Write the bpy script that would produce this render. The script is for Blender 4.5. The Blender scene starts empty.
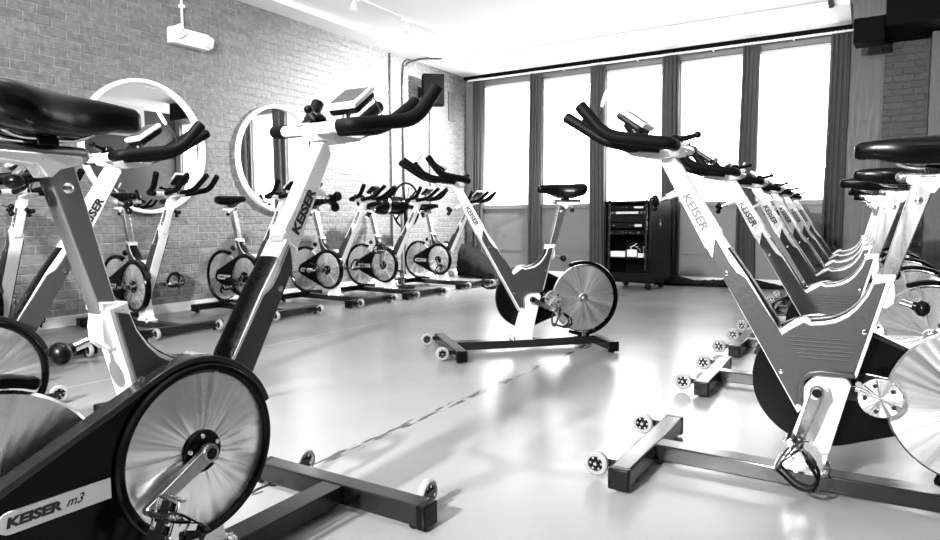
import bpy, bmesh, math, random
from mathutils import Vector, Matrix
random.seed(7)
PI = math.pi
R = math.radians
scene = bpy.context.scene
C = scene.collection

# ------------------------------------------------------------------ materials
MATS = {}


def principled(name, col, rough=0.5, metal=0.0, spec=0.5, **kw):
    m = bpy.data.materials.new(name)
    m.use_nodes = True
    b = m.node_tree.nodes['Principled BSDF']
    c = (col, col, col, 1) if isinstance(col, (int, float)) else (*col, 1)
    b.inputs['Base Color'].default_value = c
    b.inputs['Roughness'].default_value = rough
    b.inputs['Metallic'].default_value = metal
    b.inputs['Specular IOR Level'].default_value = spec
    for k, v in kw.items():
        b.inputs[k].default_value = v
    MATS[name] = m
    return m


def nodes_of(m):
    return m.node_tree.nodes, m.node_tree.links, m.node_tree.nodes['Principled BSDF']


def add_noise_rough(m, scale, lo, hi, detail=4, bump=0.0, coords='Object', stretch=None):
    n, l, b = nodes_of(m)
    tc = n.new('ShaderNodeTexCoord')
    src = tc.outputs[coords]
    if stretch:
        mp = n.new('ShaderNodeMapping')
        mp.inputs['Scale'].default_value = stretch
        l.new(src, mp.inputs['Vector'])
        src = mp.outputs['Vector']
    t = n.new('ShaderNodeTexNoise')
    t.inputs['Scale'].default_value = scale
    t.inputs['Detail'].default_value = detail
    l.new(src, t.inputs['Vector'])
    mr = n.new('ShaderNodeMapRange')
    mr.inputs['From Min'].default_value = 0.3
    mr.inputs['From Max'].default_value = 0.7
    mr.inputs['To Min'].default_value = lo
    mr.inputs['To Max'].default_value = hi
    l.new(t.outputs['Fac'], mr.inputs['Value'])
    l.new(mr.outputs['Result'], b.inputs['Roughness'])
    if bump:
        bp = n.new('ShaderNodeBump')
        bp.inputs['Strength'].default_value = bump
        bp.inputs['Distance'].default_value = 0.002
        l.new(t.outputs['Fac'], bp.inputs['Height'])
        l.new(bp.outputs['Normal'], b.inputs['Normal'])
    return t


M_silver = principled('silver_paint', 0.78, 0.3, 0.25)
add_noise_rough(M_silver, 40, 0.25, 0.38)
M_brush = principled('brushed_aluminium', 0.31, 0.3, 0.95)
add_noise_rough(M_brush, 30, 0.22, 0.42, stretch=(1, 1, 0.15))
M_panel = principled('charcoal_panel', 0.04, 0.33, 0.3)
add_noise_rough(M_panel, 120, 0.28, 0.4, bump=0.15)
M_black = principled('black_plastic', 0.002, 0.26, 0.0, 0.15)
add_noise_rough(M_black, 60, 0.24, 0.36)
M_gloss = principled('gloss_black', 0.0015, 0.14, 0.0, 0.12)
add_noise_rough(M_gloss, 20, 0.12, 0.2)
M_rubber = principled('black_foam', 0.002, 0.45, 0.0, 0.07)
add_noise_rough(M_rubber, 200, 0.42, 0.6, bump=0.1)
M_vinyl = principled('saddle_vinyl', 0.0015, 0.3, 0.0, 0.14)
add_noise_rough(M_vinyl, 6, 0.2, 0.24)
M_base = principled('base_enamel', 0.008, 0.2, 0.08, 0.5)
add_noise_rough(M_base, 8, 0.19, 0.24)
M_crank = principled('dark_polished_alloy', 0.3, 0.25, 1.0)
add_noise_rough(M_crank, 20, 0.2, 0.3)
M_rack = principled('rack_black', 0.003, 0.4, 0.0, 0.14)
add_noise_rough(M_rack, 30, 0.35, 0.5)
M_grille = principled('speaker_grille', 0.002, 0.7, 0.0, 0.08)
add_noise_rough(M_grille, 200, 0.65, 0.8)
M_chrome = principled('chrome', 0.8, 0.13, 1.0)
add_noise_rough(M_chrome, 30, 0.1, 0.2)
M_wheelgum = principled('wheel_urethane', 0.26, 0.2, 0.0)
add_noise_rough(M_wheelgum, 30, 0.2, 0.35)
M_label = principled('label_silver', 0.6, 0.4, 0.2)
add_noise_rough(M_label, 60, 0.32, 0.5)
M_ink = principled('label_ink', 0.006, 0.5)
add_noise_rough(M_ink, 60, 0.45, 0.55)
M_greyink = principled('grey_lettering', 0.06, 0.5)
add_noise_rough(M_greyink, 60, 0.45, 0.55)
M_screen = principled('console_screen', 0.03, 0.3, 0.0, 0.3)
add_noise_rough(M_screen, 40, 0.28, 0.34)
M_white = principled('white_plastic', 0.8, 0.4)
add_noise_rough(M_white, 40, 0.35, 0.5)
M_trim = principled('white_trim_paint', 0.82, 0.45)
add_noise_rough(M_trim, 20, 0.4, 0.55, bump=0.1)
M_dark = principled('dark_trim_paint', 0.003, 0.7, 0.0, 0.03)
add_noise_rough(M_dark, 20, 0.45, 0.6)
M_cable = principled('cable_black', 0.01, 0.5)
add_noise_rough(M_cable, 40, 0.4, 0.6)

# spun metal discs: anisotropic highlights run out from the axle
M_disc = principled('spun_metal_disc', 0.82, 0.27, 0.94)
n, l, b = nodes_of(M_disc)
b.inputs['Anisotropic'].default_value = 0.8
b.inputs['Anisotropic Rotation'].default_value = 0.0
tg = n.new('ShaderNodeTangent')
tg.direction_type = 'RADIAL'
tg.axis = 'Y'
l.new(tg.outputs['Tangent'], b.inputs['Tangent'])
tc = n.new('ShaderNodeTexCoord')
sx = n.new('ShaderNodeSeparateXYZ')
l.new(tc.outputs['Object'], sx.inputs['Vector'])
pw = n.new('ShaderNodeVectorMath')
pw.operation = 'LENGTH'
l.new(tc.outputs['Object'], pw.inputs[0])
nz = n.new('ShaderNodeTexNoise')
nz.noise_dimensions = '1D'
nz.inputs['Scale'].default_value = 900
l.new(pw.outputs['Value'], nz.inputs['W'])
bp = n.new('ShaderNodeBump')
bp.inputs['Strength'].default_value = 0.12
bp.inputs['Distance'].default_value = 0.0006
l.new(nz.outputs['Fac'], bp.inputs['Height'])
l.new(bp.outputs['Normal'], b.inputs['Normal'])
nv = n.new('ShaderNodeVectorMath')
nv.operation = 'MULTIPLY'
nv.inputs[1].default_value = (1, 0, 1)
l.new(tc.outputs['Object'], nv.inputs[0])
nrm = n.new('ShaderNodeVectorMath')
nrm.operation = 'NORMALIZE'
l.new(nv.outputs[0], nrm.inputs[0])
na = n.new('ShaderNodeTexNoise')
na.inputs['Scale'].default_value = 2.4
na.inputs['Detail'].default_value = 3
na.inputs['Roughness'].default_value = 0.6
l.new(nrm.outputs[0], na.inputs['Vector'])
ra = n.new('ShaderNodeMapRange')
ra.inputs['From Min'].default_value = 0.3
ra.inputs['From Max'].default_value = 0.7
ra.inputs['To Min'].default_value = 0.18
ra.inputs['To Max'].default_value = 0.3
l.new(na.outputs['Fac'], ra.inputs['Value'])
l.new(ra.outputs['Result'], b.inputs['Roughness'])
nr = n.new('ShaderNodeTexNoise')      # radial brushing marks
nr.inputs['Scale'].default_value = 2.3
nr.inputs['Detail'].default_value = 2
nr.inputs['Roughness'].default_value = 0.55
l.new(nrm.outputs[0], nr.inputs['Vector'])
br2 = n.new('ShaderNodeBump')
br2.inputs['Strength'].default_value = 0.6
br2.inputs['Distance'].default_value = 0.018
l.new(nr.outputs['Fac'], br2.inputs['Height'])
l.new(bp.outputs['Normal'], br2.inputs['Normal'])
l.new(br2.outputs['Normal'], b.inputs['Normal'])

# painted brick
def brick_mat(name, axis, c_hi, c_lo, bscale=1.0):
    m = principled(name, c_hi, 0.55)
    n, l, b = nodes_of(m)
    tc = n.new('ShaderNodeTexCoord')
    sp = n.new('ShaderNodeSeparateXYZ')
    cb = n.new('ShaderNodeCombineXYZ')
    l.new(tc.outputs['Object'], sp.inputs['Vector'])
    l.new(sp.outputs[axis], cb.inputs['X'])
    l.new(sp.outputs['Z'], cb.inputs['Y'])
    # wobble of hand laid bricks
    nz = n.new('ShaderNodeTexNoise')
    nz.inputs['Scale'].default_value = 5
    nz.inputs['Detail'].default_value = 4
    l.new(cb.outputs['Vector'], nz.inputs['Vector'])
    va = n.new('ShaderNodeVectorMath')
    va.operation = 'MULTIPLY_ADD'
    va.inputs[1].default_value = (0.03, 0.016, 0)
    l.new(nz.outputs['Color'], va.inputs[0])
    l.new(cb.outputs['Vector'], va.inputs[2])
    br = n.new('ShaderNodeTexBrick')
    br.inputs['Scale'].default_value = 1.0
    br.inputs['Brick Width'].default_value = 0.215 * bscale
    br.inputs['Row Height'].default_value = 0.076 * bscale
    br.inputs['Mortar Size'].default_value = 0.007
    br.inputs['Mortar Smooth'].default_value = 0.5
    br.inputs['Bias'].default_value = 0.0
    br.inputs['Color1'].default_value = (c_hi, c_hi, c_hi, 1)
    br.inputs['Color2'].default_value = (c_lo, c_lo, c_lo, 1)
    mo = c_hi * 1.45
    br.inputs['Mortar'].default_value = (mo, mo, mo, 1)
    l.new(va.outputs['Vector'], br.inputs['Vector'])
    n2 = n.new('ShaderNodeTexNoise')
    n2.inputs['Scale'].default_value = 22
    n2.inputs['Detail'].default_value = 6
    l.new(cb.outputs['Vector'], n2.inputs['Vector'])
    mx = n.new('ShaderNodeMix')
    mx.data_type = 'RGBA'
    mx.blend_type = 'OVERLAY'
    mx.inputs[0].default_value = 0.7
    l.new(br.outputs['Color'], mx.inputs[6])
    l.new(n2.outputs['Fac'], mx.inputs[7])
    l.new(mx.outputs[2], b.inputs['Base Color'])
    # relief: sunk joints, pitted faces
    ad = n.new('ShaderNodeMath')
    ad.operation = 'MULTIPLY_ADD'
    ad.inputs[1].default_value = -1.0
    l.new(br.outputs['Fac'], ad.inputs[0])
    sc = n.new('ShaderNodeMath')
    sc.operation = 'MULTIPLY'
    sc.inputs[1].default_value = 0.55
    l.new(n2.outputs['Fac'], sc.inputs[0])
    l.new(sc.outputs[0], ad.inputs[2])
    bp = n.new('ShaderNodeBump')
    bp.inputs['Strength'].default_value = 0.9
    bp.inputs['Distance'].default_value = 0.02
    l.new(ad.outputs[0], bp.inputs['Height'])
    l.new(bp.outputs['Normal'], b.inputs['Normal'])
    return m


M_brick = brick_mat('painted_brick', 'Y', 0.165, 0.128)
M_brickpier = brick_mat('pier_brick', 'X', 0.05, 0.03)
M_plaster = principled('grey_plaster', 0.3, 0.5)
n, l, b = nodes_of(M_plaster)
t = add_noise_rough(M_plaster, 6, 0.4, 0.6, stretch=(6, 6, 0.6), bump=0.15)
cr = n.new('ShaderNodeValToRGB')
cr.color_ramp.elements[0].color = (0.055, 0.055, 0.055, 1)
cr.color_ramp.elements[0].position = 0.35
cr.color_ramp.elements[1].color = (0.1, 0.1, 0.1, 1)
cr.color_ramp.elements[1].position = 0.68
l.new(t.outputs['Fac'], cr.inputs['Fac'])
l.new(cr.outputs['Color'], b.inputs['Base Color'])
M_apron = principled('apron_grey_paint', 0.165, 0.45)
add_noise_rough(M_apron, 10, 0.4, 0.55, bump=0.05)
M_darkwall = principled('dark_grey_wall_paint', 0.05, 0.6)
add_noise_rough(M_darkwall, 10, 0.5, 0.65, bump=0.05)
M_ceil = principled('ceiling_paint', 0.88, 0.7)
add_noise_rough(M_ceil, 15, 0.65, 0.8, bump=0.05)
M_curtain = principled('curtain_cloth', 0.14, 0.85, 0.0, 0.2)
add_noise_rough(M_curtain, 300, 0.8, 0.95, bump=0.2, stretch=(1, 1, 0.3))
M_darkcloth = principled('dark_cloth', 0.008, 0.9, 0.0, 0.2)
add_noise_rough(M_darkcloth, 100, 0.8, 0.95, bump=0.2)
M_mirror = principled('mirror_silvering', 0.9, 0.0, 1.0)

# floor: grey sheet flooring, lightly scuffed, worn seams along Y
M_floor = principled('sheet_floor', 0.4, 0.25, 0.0, 0.6)
n, l, b = nodes_of(M_floor)
tc = n.new('ShaderNodeTexCoord')
n1 = n.new('ShaderNodeTexNoise')
n1.inputs['Scale'].default_value = 1.3
n1.inputs['Detail'].default_value = 7
l.new(tc.outputs['Object'], n1.inputs['Vector'])
c1 = n.new('ShaderNodeValToRGB')
c1.color_ramp.elements[0].position = 0.3
c1.color_ramp.elements[0].color = (0.2, 0.2, 0.2, 1)
c1.color_ramp.elements[1].position = 0.7
c1.color_ramp.elements[1].color = (0.25, 0.25, 0.25, 1)
l.new(n1.outputs['Fac'], c1.inputs['Fac'])
r1 = n.new('ShaderNodeMapRange')
r1.inputs['From Min'].default_value = 0.0
r1.inputs['From Max'].default_value = 1.0
r1.inputs['To Min'].default_value = 0.24
r1.inputs['To Max'].default_value = 0.27
n1b = n.new('ShaderNodeTexNoise')
n1b.inputs['Scale'].default_value = 4.5
n1b.inputs['Detail'].default_value = 1.5
n1b.inputs['Roughness'].default_value = 0.7
l.new(tc.outputs['Object'], n1b.inputs['Vector'])
l.new(n1b.outputs['Fac'], r1.inputs['Value'])
l.new(r1.outputs['Result'], b.inputs['Roughness'])


def mth(op, a, bb=None, clamp=False):
    x = n.new('ShaderNodeMath')
    x.operation = op
    x.use_clamp = clamp
    for i, v in enumerate((a, bb)):
        if v is None:
            continue
        if isinstance(v, (int, float)):
            x.inputs[i].default_value = v
        else:
            l.new(v, x.inputs[i])
    return x.outputs[0]


sp = n.new('ShaderNodeSeparateXYZ')
l.new(tc.outputs['Object'], sp.inputs['Vector'])
# worn seam around x=-1.68 (chipped black), pale seams every 1.95 m
mpn = n.new('ShaderNodeMapping')
mpn.inputs['Scale'].default_value = (55, 7, 1)
l.new(tc.outputs['Object'], mpn.inputs['Vector'])
n2 = n.new('ShaderNodeTexNoise')
n2.inputs['Scale'].default_value = 1.0
n2.inputs['Detail'].default_value = 3
l.new(mpn.outputs['Vector'], n2.inputs['Vector'])
dx = mth('ABSOLUTE', mth('ADD', sp.outputs['X'], 1.675))
band = mth('SUBTRACT', 1.0, mth('DIVIDE', dx, 0.06), True)
yfade = mth('MULTIPLY', mth('GREATER_THAN', 4.6, sp.outputs['Y']), mth('GREATER_THAN', sp.outputs['Y'], 0.3))
chip = mth('MULTIPLY', mth('GREATER_THAN', mth('MULTIPLY', mth('POWER', band, 0.35), n2.outputs['Fac']), 0.485), yfade)
seam2 = mth('LESS_THAN', mth('ABSOLUTE', mth('ADD', sp.outputs['X'], 3.58)), 0.006)
seam3 = mth('LESS_THAN', mth('ABSOLUTE', mth('SUBTRACT', sp.outputs['X'], 0.28)), 0.006)
mxa = n.new('ShaderNodeMix')
mxa.data_type = 'RGBA'
l.new(chip, mxa.inputs[0])
l.new(c1.outputs['Color'], mxa.inputs[6])
mxa.inputs[7].default_value = (0.015, 0.015, 0.015, 1)
mxb = n.new('ShaderNodeMix')
mxb.data_type = 'RGBA'
l.new(mth('MAXIMUM', seam2, seam3), mxb.inputs[0])
l.new(mxa.outputs[2], mxb.inputs[6])
mxb.inputs[7].default_value = (0.36, 0.36, 0.36, 1)
l.new(mxb.outputs[2], b.inputs['Base Color'])
# fine scuffs in the relief
bp = n.new('ShaderNodeBump')
bp.inputs['Strength'].default_value = 0.006
bp.inputs['Distance'].default_value = 0.003
l.new(n1b.outputs['Fac'], bp.inputs['Height'])
l.new(bp.outputs['Normal'], b.inputs['Normal'])

# window glass
M_glass = bpy.data.materials.new('window_glass')
M_glass.use_nodes = True
nn, ll = M_glass.node_tree.nodes, M_glass.node_tree.links
nn.clear()
o_ = nn.new('ShaderNodeOutputMaterial')
tr = nn.new('ShaderNodeBsdfTransparent')
gl = nn.new('ShaderNodeBsdfGlossy')
gl.inputs['Roughness'].default_value = 0.02
mx = nn.new('ShaderNodeMixShader')
mx.inputs[0].default_value = 0.05
ll.new(tr.outputs[0], mx.inputs[1])
ll.new(gl.outputs[0], mx.inputs[2])
ll.new(mx.outputs[0], o_.inputs[0])

# sheer white roller blind
M_shade = bpy.data.materials.new('sheer_blind')
M_shade.use_nodes = True
nn, ll = M_shade.node_tree.nodes, M_shade.node_tree.links
nn.clear()
o_ = nn.new('ShaderNodeOutputMaterial')
d_ = nn.new('ShaderNodeBsdfDiffuse')
t_ = nn.new('ShaderNodeBsdfTranslucent')
d_.inputs[0].default_value = t_.inputs[0].default_value = (0.85, 0.85, 0.85, 1)
mx = nn.new('ShaderNodeMixShader')
mx.inputs[0].default_value = 0.6
ll.new(d_.outputs[0], mx.inputs[1])
ll.new(t_.outputs[0], mx.inputs[2])
ll.new(mx.outputs[0], o_.inputs[0])

# ------------------------------------------------------------------ mesh helpers
class MB:
    """collects shapes into one mesh"""

    def __init__(self):
        self.bm = bmesh.new()
        self.mats = []

    def mi(self, m):
        if m not in self.mats:
            self.mats.append(m)
        return self.mats.index(m)

    def _merge(self, tmp, m, flat=False):
        i = self.mi(m)
        bmesh.ops.recalc_face_normals(tmp, faces=tmp.faces)
        hard = []
        if flat:
            tmp.normal_update()
            hard = [e for e in tmp.edges if len(e.link_faces) == 2 and e.calc_face_angle(0) > R(20)]
        vm = {}
        for v in tmp.verts:
            vm[v] = self.bm.verts.new(v.co)
        for f in tmp.faces:
            try:
                nf = self.bm.faces.new([vm[v] for v in f.verts])
            except ValueError:
                continue
            nf.material_index = i
            nf.smooth = True
        for e in hard:
            ne = self.bm.edges.get((vm[e.verts[0]], vm[e.verts[1]]))
            if ne:
                ne.smooth = False
        tmp.free()
        return self

    def box(self, c, s, m, bev=0.0, rot=None, seg=2):
        t = bmesh.new()
        bmesh.ops.create_cube(t, size=1)
        for v in t.verts:
            v.co = Vector((v.co.x * s[0], v.co.y * s[1], v.co.z * s[2]))
        if bev:
            bmesh.ops.bevel(t, geom=t.edges[:], offset=bev, segments=seg, affect='EDGES', profile=0.5)
        mat = Matrix.Translation(c)
        if rot is not None:
            mat = mat @ rot
        bmesh.ops.transform(t, matrix=mat, verts=t.verts)
        return self._merge(t, m, True)

    def prism(self, pts, y0, y1, m, bev=0.0, plane='XZ', seg=2):
        """polygon in the XZ plane pushed from y0 to y1"""
        t = bmesh.new()
        f = []
        for p in pts:
            f.append(t.verts.new((p[0], y0, p[1]) if plane == 'XZ' else ((p[0], p[1], y0) if plane == 'XY' else (y0, p[0], p[1]))))
        face = t.faces.new(f)
        r = bmesh.ops.extrude_face_region(t, geom=[face])
        d = y1 - y0
        vec = {'XZ': (0, d, 0), 'XY': (0, 0, d), 'YZ': (d, 0, 0)}[plane]
        bmesh.ops.translate(t, vec=vec, verts=[e for e in r['geom'] if isinstance(e, bmesh.types.BMVert)])
        if bev:
            t.normal_update()
            es = [e for e in t.edges if len(e.link_faces) == 2 and e.calc_face_angle(0) > 0.9]
            bmesh.ops.bevel(t, geom=es, offset=bev, segments=seg, affect='EDGES', profile=0.5, clamp_overlap=True)
        return self._merge(t, m, True)

    def tube(self, pts, rad, m, seg=12, caps=True, closed=False, squash=None):
        pts = [Vector(p) for p in pts]
        N = len(pts)
        rads = rad if isinstance(rad, (list, tuple)) else [rad] * N
        t = bmesh.new()
        rings = []
        up = None
        for i, p in enumerate(pts):
            if closed:
                d = (pts[(i + 1) % N] - pts[i - 1]).normalized()
            elif i == 0:
                d = (pts[1] - p).normalized()
            elif i == N - 1:
                d = (p - pts[i - 1]).normalized()
            else:
                d = ((p - pts[i - 1]).normalized() + (pts[i + 1] - p).normalized()).normalized()
            if up is None:
                a = Vector((0, 0, 1)) if abs(d.z) < 0.9 else Vector((1, 0, 0))
                up = (a - d * a.dot(d)).normalized()
            else:
                up = (up - d * up.dot(d)).normalized()
            side = d.cross(up)
            ring = []
            for k in range(seg):
                a = 2 * PI * k / seg
                q = (squash or (1, 1))
                ring.append(t.verts.new(p + (side * math.cos(a) * q[0] + up * math.sin(a) * q[1]) * rads[i]))
            rings.append(ring)
        M_ = N if closed else N - 1
        for i in range(M_):
            a, c = rings[i], rings[(i + 1) % N]
            for k in range(seg):
                t.faces.new((a[k], a[(k + 1) % seg], c[(k + 1) % seg], c[k]))
        if caps and not closed:
            for rg in (rings[0], rings[-1]):
                t.faces.new(rg)
        return self._merge(t, m)

    def lathe(self, prof, m, c=(0, 0, 0), seg=48, axis='Y', a0=0.0, a1=2 * PI):
        """prof: list of (radius, along) turned about the axis through c"""
        t = bmesh.new()
        full = abs(a1 - a0 - 2 * PI) < 1e-6
        K = seg if full else seg + 1
        rings = []
        for k in range(K):
            a = a0 + (a1 - a0) * k / seg
            ca, sa = math.cos(a), math.sin(a)
            ring = []
            for (r, h) in prof:
                if axis == 'Y':
                    p = (r * ca, h, r * sa)
                elif axis == 'Z':
                    p = (r * ca, r * sa, h)
                else:
                    p = (h, r * ca, r * sa)
                ring.append(t.verts.new(Vector(p) + Vector(c)))
            rings.append(ring)
        for k in range(K if full else K - 1):
            A, B = rings[k], rings[(k + 1) % K]
            for j in range(len(prof) - 1):
                t.faces.new((A[j], A[j + 1], B[j + 1], B[j]))
        bmesh.ops.remove_doubles(t, verts=t.verts, dist=1e-6)
        return self._merge(t, m)

    def loft(self, rings, m, caps=True):
        t = bmesh.new()
        R_ = [[t.verts.new(p) for p in r] for r in rings]
        for A, B in zip(R_[:-1], R_[1:]):
            K = len(A)
            for k in range(K):
                t.faces.new((A[k], A[(k + 1) % K], B[(k + 1) % K], B[k]))
        if caps:
            t.faces.new(R_[0])
            t.faces.new(R_[-1])
        return self._merge(t, m)

    def sphere(self, c, r, m, scale=(1, 1, 1), seg=16):
        t = bmesh.new()
        bmesh.ops.create_uvsphere(t, u_segments=seg, v_segments=max(8, seg // 2), radius=r)
        for v in t.verts:
            v.co = Vector((v.co.x * scale[0] + c[0], v.co.y * scale[1] + c[1], v.co.z * scale[2] + c[2]))
        return self._merge(t, m)

    def mesh_data(self, me, m, mat):
        t = bmesh.new()
        t.from_mesh(me)
        bmesh.ops.transform(t, matrix=mat, verts=t.verts)
        return self._merge(t, m)

    def build(self, name, parent=None, loc=(0, 0, 0), origin=None, sharp=35):
        bm = self.bm
        if origin is not None:
            bmesh.ops.translate(bm, vec=-Vector(origin), verts=bm.verts)
            loc = origin
        bm.normal_update()
        for e in bm.edges:
            if len(e.link_faces) == 2 and e.calc_face_angle(0) > R(sharp):
                e.smooth = False
        me = bpy.data.meshes.new(name)
        bm.to_mesh(me)
        bm.free()
        for m in self.mats:
            me.materials.append(m)
        o = bpy.data.objects.new(name, me)
        C.objects.link(o)
        o.location = loc
        if parent is not None:
            o.parent = parent
        return o


def empty(name, loc=(0, 0, 0), rz=0.0):
    o = bpy.data.objects.new(name, None)
    C.objects.link(o)
    o.location = loc
    o.rotation_euler = (0, 0, rz)
    o.empty_display_size = 0.1
    return o


def tag(o, label=None, cat=None, group=None, kind=None):
    if label:
        o['label'] = label
    if cat:
        o['category'] = cat
    if group:
        o['group'] = group
    if kind:
        o['kind'] = kind
    return o


def struct(o):
    o['kind'] = 'structure'
    return o


def smooth_path(pts, r=0.03, n=5):
    """round the corners of a polyline"""
    pts = [Vector(p) for p in pts]
    out = [pts[0]]
    for i in range(1, len(pts) - 1):
        a, p, c = pts[i - 1], pts[i], pts[i + 1]
        d1 = (a - p)
        d2 = (c - p)
        rr = min(r, d1.length * 0.45, d2.length * 0.45)
        s, e = p + d1.normalized() * rr, p + d2.normalized() * rr
        for k in range(n + 1):
            u = k / n
            out.append(s * (1 - u) ** 2 + p * 2 * u * (1 - u) + e * u * u)
    out.append(pts[-1])
    return out


def catmull(pts, n=6):
    pts = [Vector(p) for p in pts]
    P = [pts[0] * 2 - pts[1]] + pts + [pts[-1] * 2 - pts[-2]]
    out = []
    for i in range(1, len(P) - 2):
        for k in range(n):
            u = k / n
            a, b_, c, d = P[i - 1], P[i], P[i + 1], P[i + 2]
            out.append(0.5 * ((2 * b_) + (c - a) * u + (2 * a - 5 * b_ + 4 * c - d) * u * u + (3 * b_ - a - 3 * c + d) * u ** 3))
    out.append(pts[-1])
    return out


def text_mesh(body, size, bold=0.0, shear=0.0, xs=1.0, depth=0.0015):
    cu = bpy.data.curves.new('lettering', 'FONT')
    cu.body = body
    cu.size = size
    cu.offset = bold * size
    cu.shear = shear
    cu.extrude = depth / 2
    cu.align_x = 'CENTER'
    cu.align_y = 'CENTER'
    cu.resolution_u = 3
    o = bpy.data.objects.new('lettering', cu)
    C.objects.link(o)
    bpy.context.view_layer.update()
    dg = bpy.context.evaluated_depsgraph_get()
    me = bpy.data.meshes.new_from_object(o.evaluated_get(dg))
    bpy.data.objects.remove(o)
    for v in me.vertices:
        v.co.x *= xs
    return me


# ------------------------------------------------------------------ the spin bike
# side profiles are written as (s, z): s runs back from the front stabiliser, x = 0.5 - s
def P(pts):
    return [(0.5 - s, z) for s, z in pts]


def X(s):
    return 0.5 - s


CR = (0.535, 0.345)      # crank axle
FW = (0.935, 0.332)      # flywheel axle


def arc(c, r, a0, a1, n):
    """points (s,z) around c; angle 0 = rearwards, 90 = up"""
    return [(c[0] + r * math.cos(R(a0 + (a1 - a0) * k / n)), c[1] + r * math.sin(R(a0 + (a1 - a0) * k / n))) for k in range(n + 1)]


BARS, SEATS, CRANKS = [], [], []


def build_bike():
    root = empty('spin_bike')
    # ---- base
    f = MB()
    f.box((X(0), 0, 0.047), (0.066, 0.64, 0.062), M_base, 0.006)
    o = f.build('front_stabilizer', root)
    for sg in (-1, 1):
        m = MB()
        m.box((X(0), sg * 0.327, 0.043), (0.07, 0.03, 0.07), M_black, 0.006)
        m.lathe([(0, 0), (0.019, 0), (0.021, 0.004), (0.021, 0.012), (0.008, 0.014), (0.008, 0.03)], M_black, (X(0), sg * 0.29, 0.0), 16, 'Z')
        m.build('end_cap', o)
    for sg in (-1, 1):
        m = MB()
        c = (X(-0.105), sg * 0.255, 0.052)
        m.lathe([(0.026, -0.013), (0.036, -0.013), (0.041, -0.008), (0.042, 0.0), (0.041, 0.008), (0.036, 0.013), (0.026, 0.013), (0.026, -0.013)], M_wheelgum, c, 28)
        w = m.build('transport_wheel', root)
        h = MB()
        h.lathe([(0.0, -0.011), (0.007, -0.011), (0.008, -0.005), (0.029, -0.005), (0.0315, -0.0135), (0.0315, 0.0135), (0.029, 0.005), (0.008, 0.005), (0.007, 0.011), (0, 0.011)], M_black, c, 20)
        for k in range(6):
            a = 2 * PI * k / 6
            h.tube([(c[0] + 0.02 * math.cos(a), c[1] - 0.0075, c[2] + 0.02 * math.sin(a)), (c[0] + 0.02 * math.cos(a), c[1] + 0.0075, c[2] + 0.02 * math.sin(a))], 0.0045, M_chrome, 8)
        h.tube([(c[0], c[1] - 0.016, c[2]), (c[0], c[1] + 0.016, c[2])], 0.006, M_chrome, 8)
        h.build('wheel_hub', w)
        k = MB()
        k.box((X(-0.055), sg * 0.255 - 0.022, 0.052), (0.11, 0.006, 0.026), M_base, 0.002)
        k.tube([(c[0], c[1] - 0.027, c[2]), (c[0], c[1] + 0.014, c[2])], 0.005, M_chrome, 8)
        k.build('wheel_bracket', root)
    m = MB()
    m.prism(P([(0.03, 0.02), (0.5, 0.017), (1.0, 0.02), (1.0, 0.074), (0.5, 0.07), (0.03, 0.076)]), -0.04, 0.04, M_base, 0.005)
    bm_ = m.build('base_beam', root)
    for s_, sg in ((0.43, 1), (0.56, 1), (0.43, -1), (0.56, -1)):
        m = MB()
        m.lathe([(0, 0.026), (0.006, 0.026), (0.007, 0.02), (0.011, 0.018), (0.011, 0.008), (0.013, 0.0), (0.0, 0.0)], M_chrome, (X(s_), sg * 0.037, 0.07), 10, 'Z')
        m.build('base_bolt', bm_)
    m = MB()
    m.box((X(1.03), 0, 0.047), (0.064, 0.54, 0.058), M_base, 0.006)
    o = m.build('rear_stabilizer', root)
    for sg in (-1, 1):
        m = MB()
        m.box((X(1.03), sg * 0.277, 0.043), (0.068, 0.03, 0.066), M_black, 0.006)
        m.lathe([(0, 0), (0.019, 0), (0.021, 0.004), (0.021, 0.012), (0.008, 0.014), (0.008, 0.03)], M_black, (X(1.03), sg * 0.245, 0.0), 16, 'Z')
        m.build('end_cap', o)
    # ---- leg between the beam and the crank housing
    m = MB()
    m.prism(P([(0.43, 0.07), (0.552, 0.07), (0.62, 0.36), (0.6, 0.395), (0.53, 0.395), (0.487, 0.34), (0.487, 0.27)]), -0.032, 0.032, M_silver, 0.005)
    m.box((X(0.49), 0, 0.077), (0.15, 0.09, 0.012), M_silver, 0.003)
    m.build('frame_leg', root)
    # ---- frame
    low = [(0.417, 0.515), (0.437, 0.53), (0.457, 0.546), (0.486, 0.557), (0.505, 0.548), (0.54, 0.553), (0.57, 0.562), (0.6, 0.58), (0.625, 0.604), (0.648, 0.638), (0.66, 0.668), (0.668, 0.7)]
    core = [(0.178, 0.79), (0.222, 0.822), (0.255, 0.772), (0.315, 0.686)] + low + [(0.713, 0.69), (0.636, 0.393), (0.632, 0.385), (0.535, 0.385), (0.505, 0.375), (0.49, 0.355), (0.487, 0.27), (0.477, 0.255)]
    m = MB()
    m.prism(P(core), -0.036, 0.036, M_silver, 0.004)
    fr_ = m.build('frame', root)
    pan = [(0.208, 0.74), (0.216, 0.806), (0.262, 0.726), (0.285, 0.695), (0.312, 0.678), (0.412, 0.522), (0.425, 0.505), (0.46, 0.53), (0.486, 0.547), (0.505, 0.539), (0.54, 0.544),
           (0.573, 0.553), (0.605, 0.572), (0.631, 0.6), (0.655, 0.638), (0.668, 0.675), (0.698, 0.682), (0.628, 0.403), (0.535, 0.4), (0.508, 0.392), (0.486, 0.372), (0.478, 0.35), (0.476, 0.29), (0.47, 0.278)]
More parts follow.
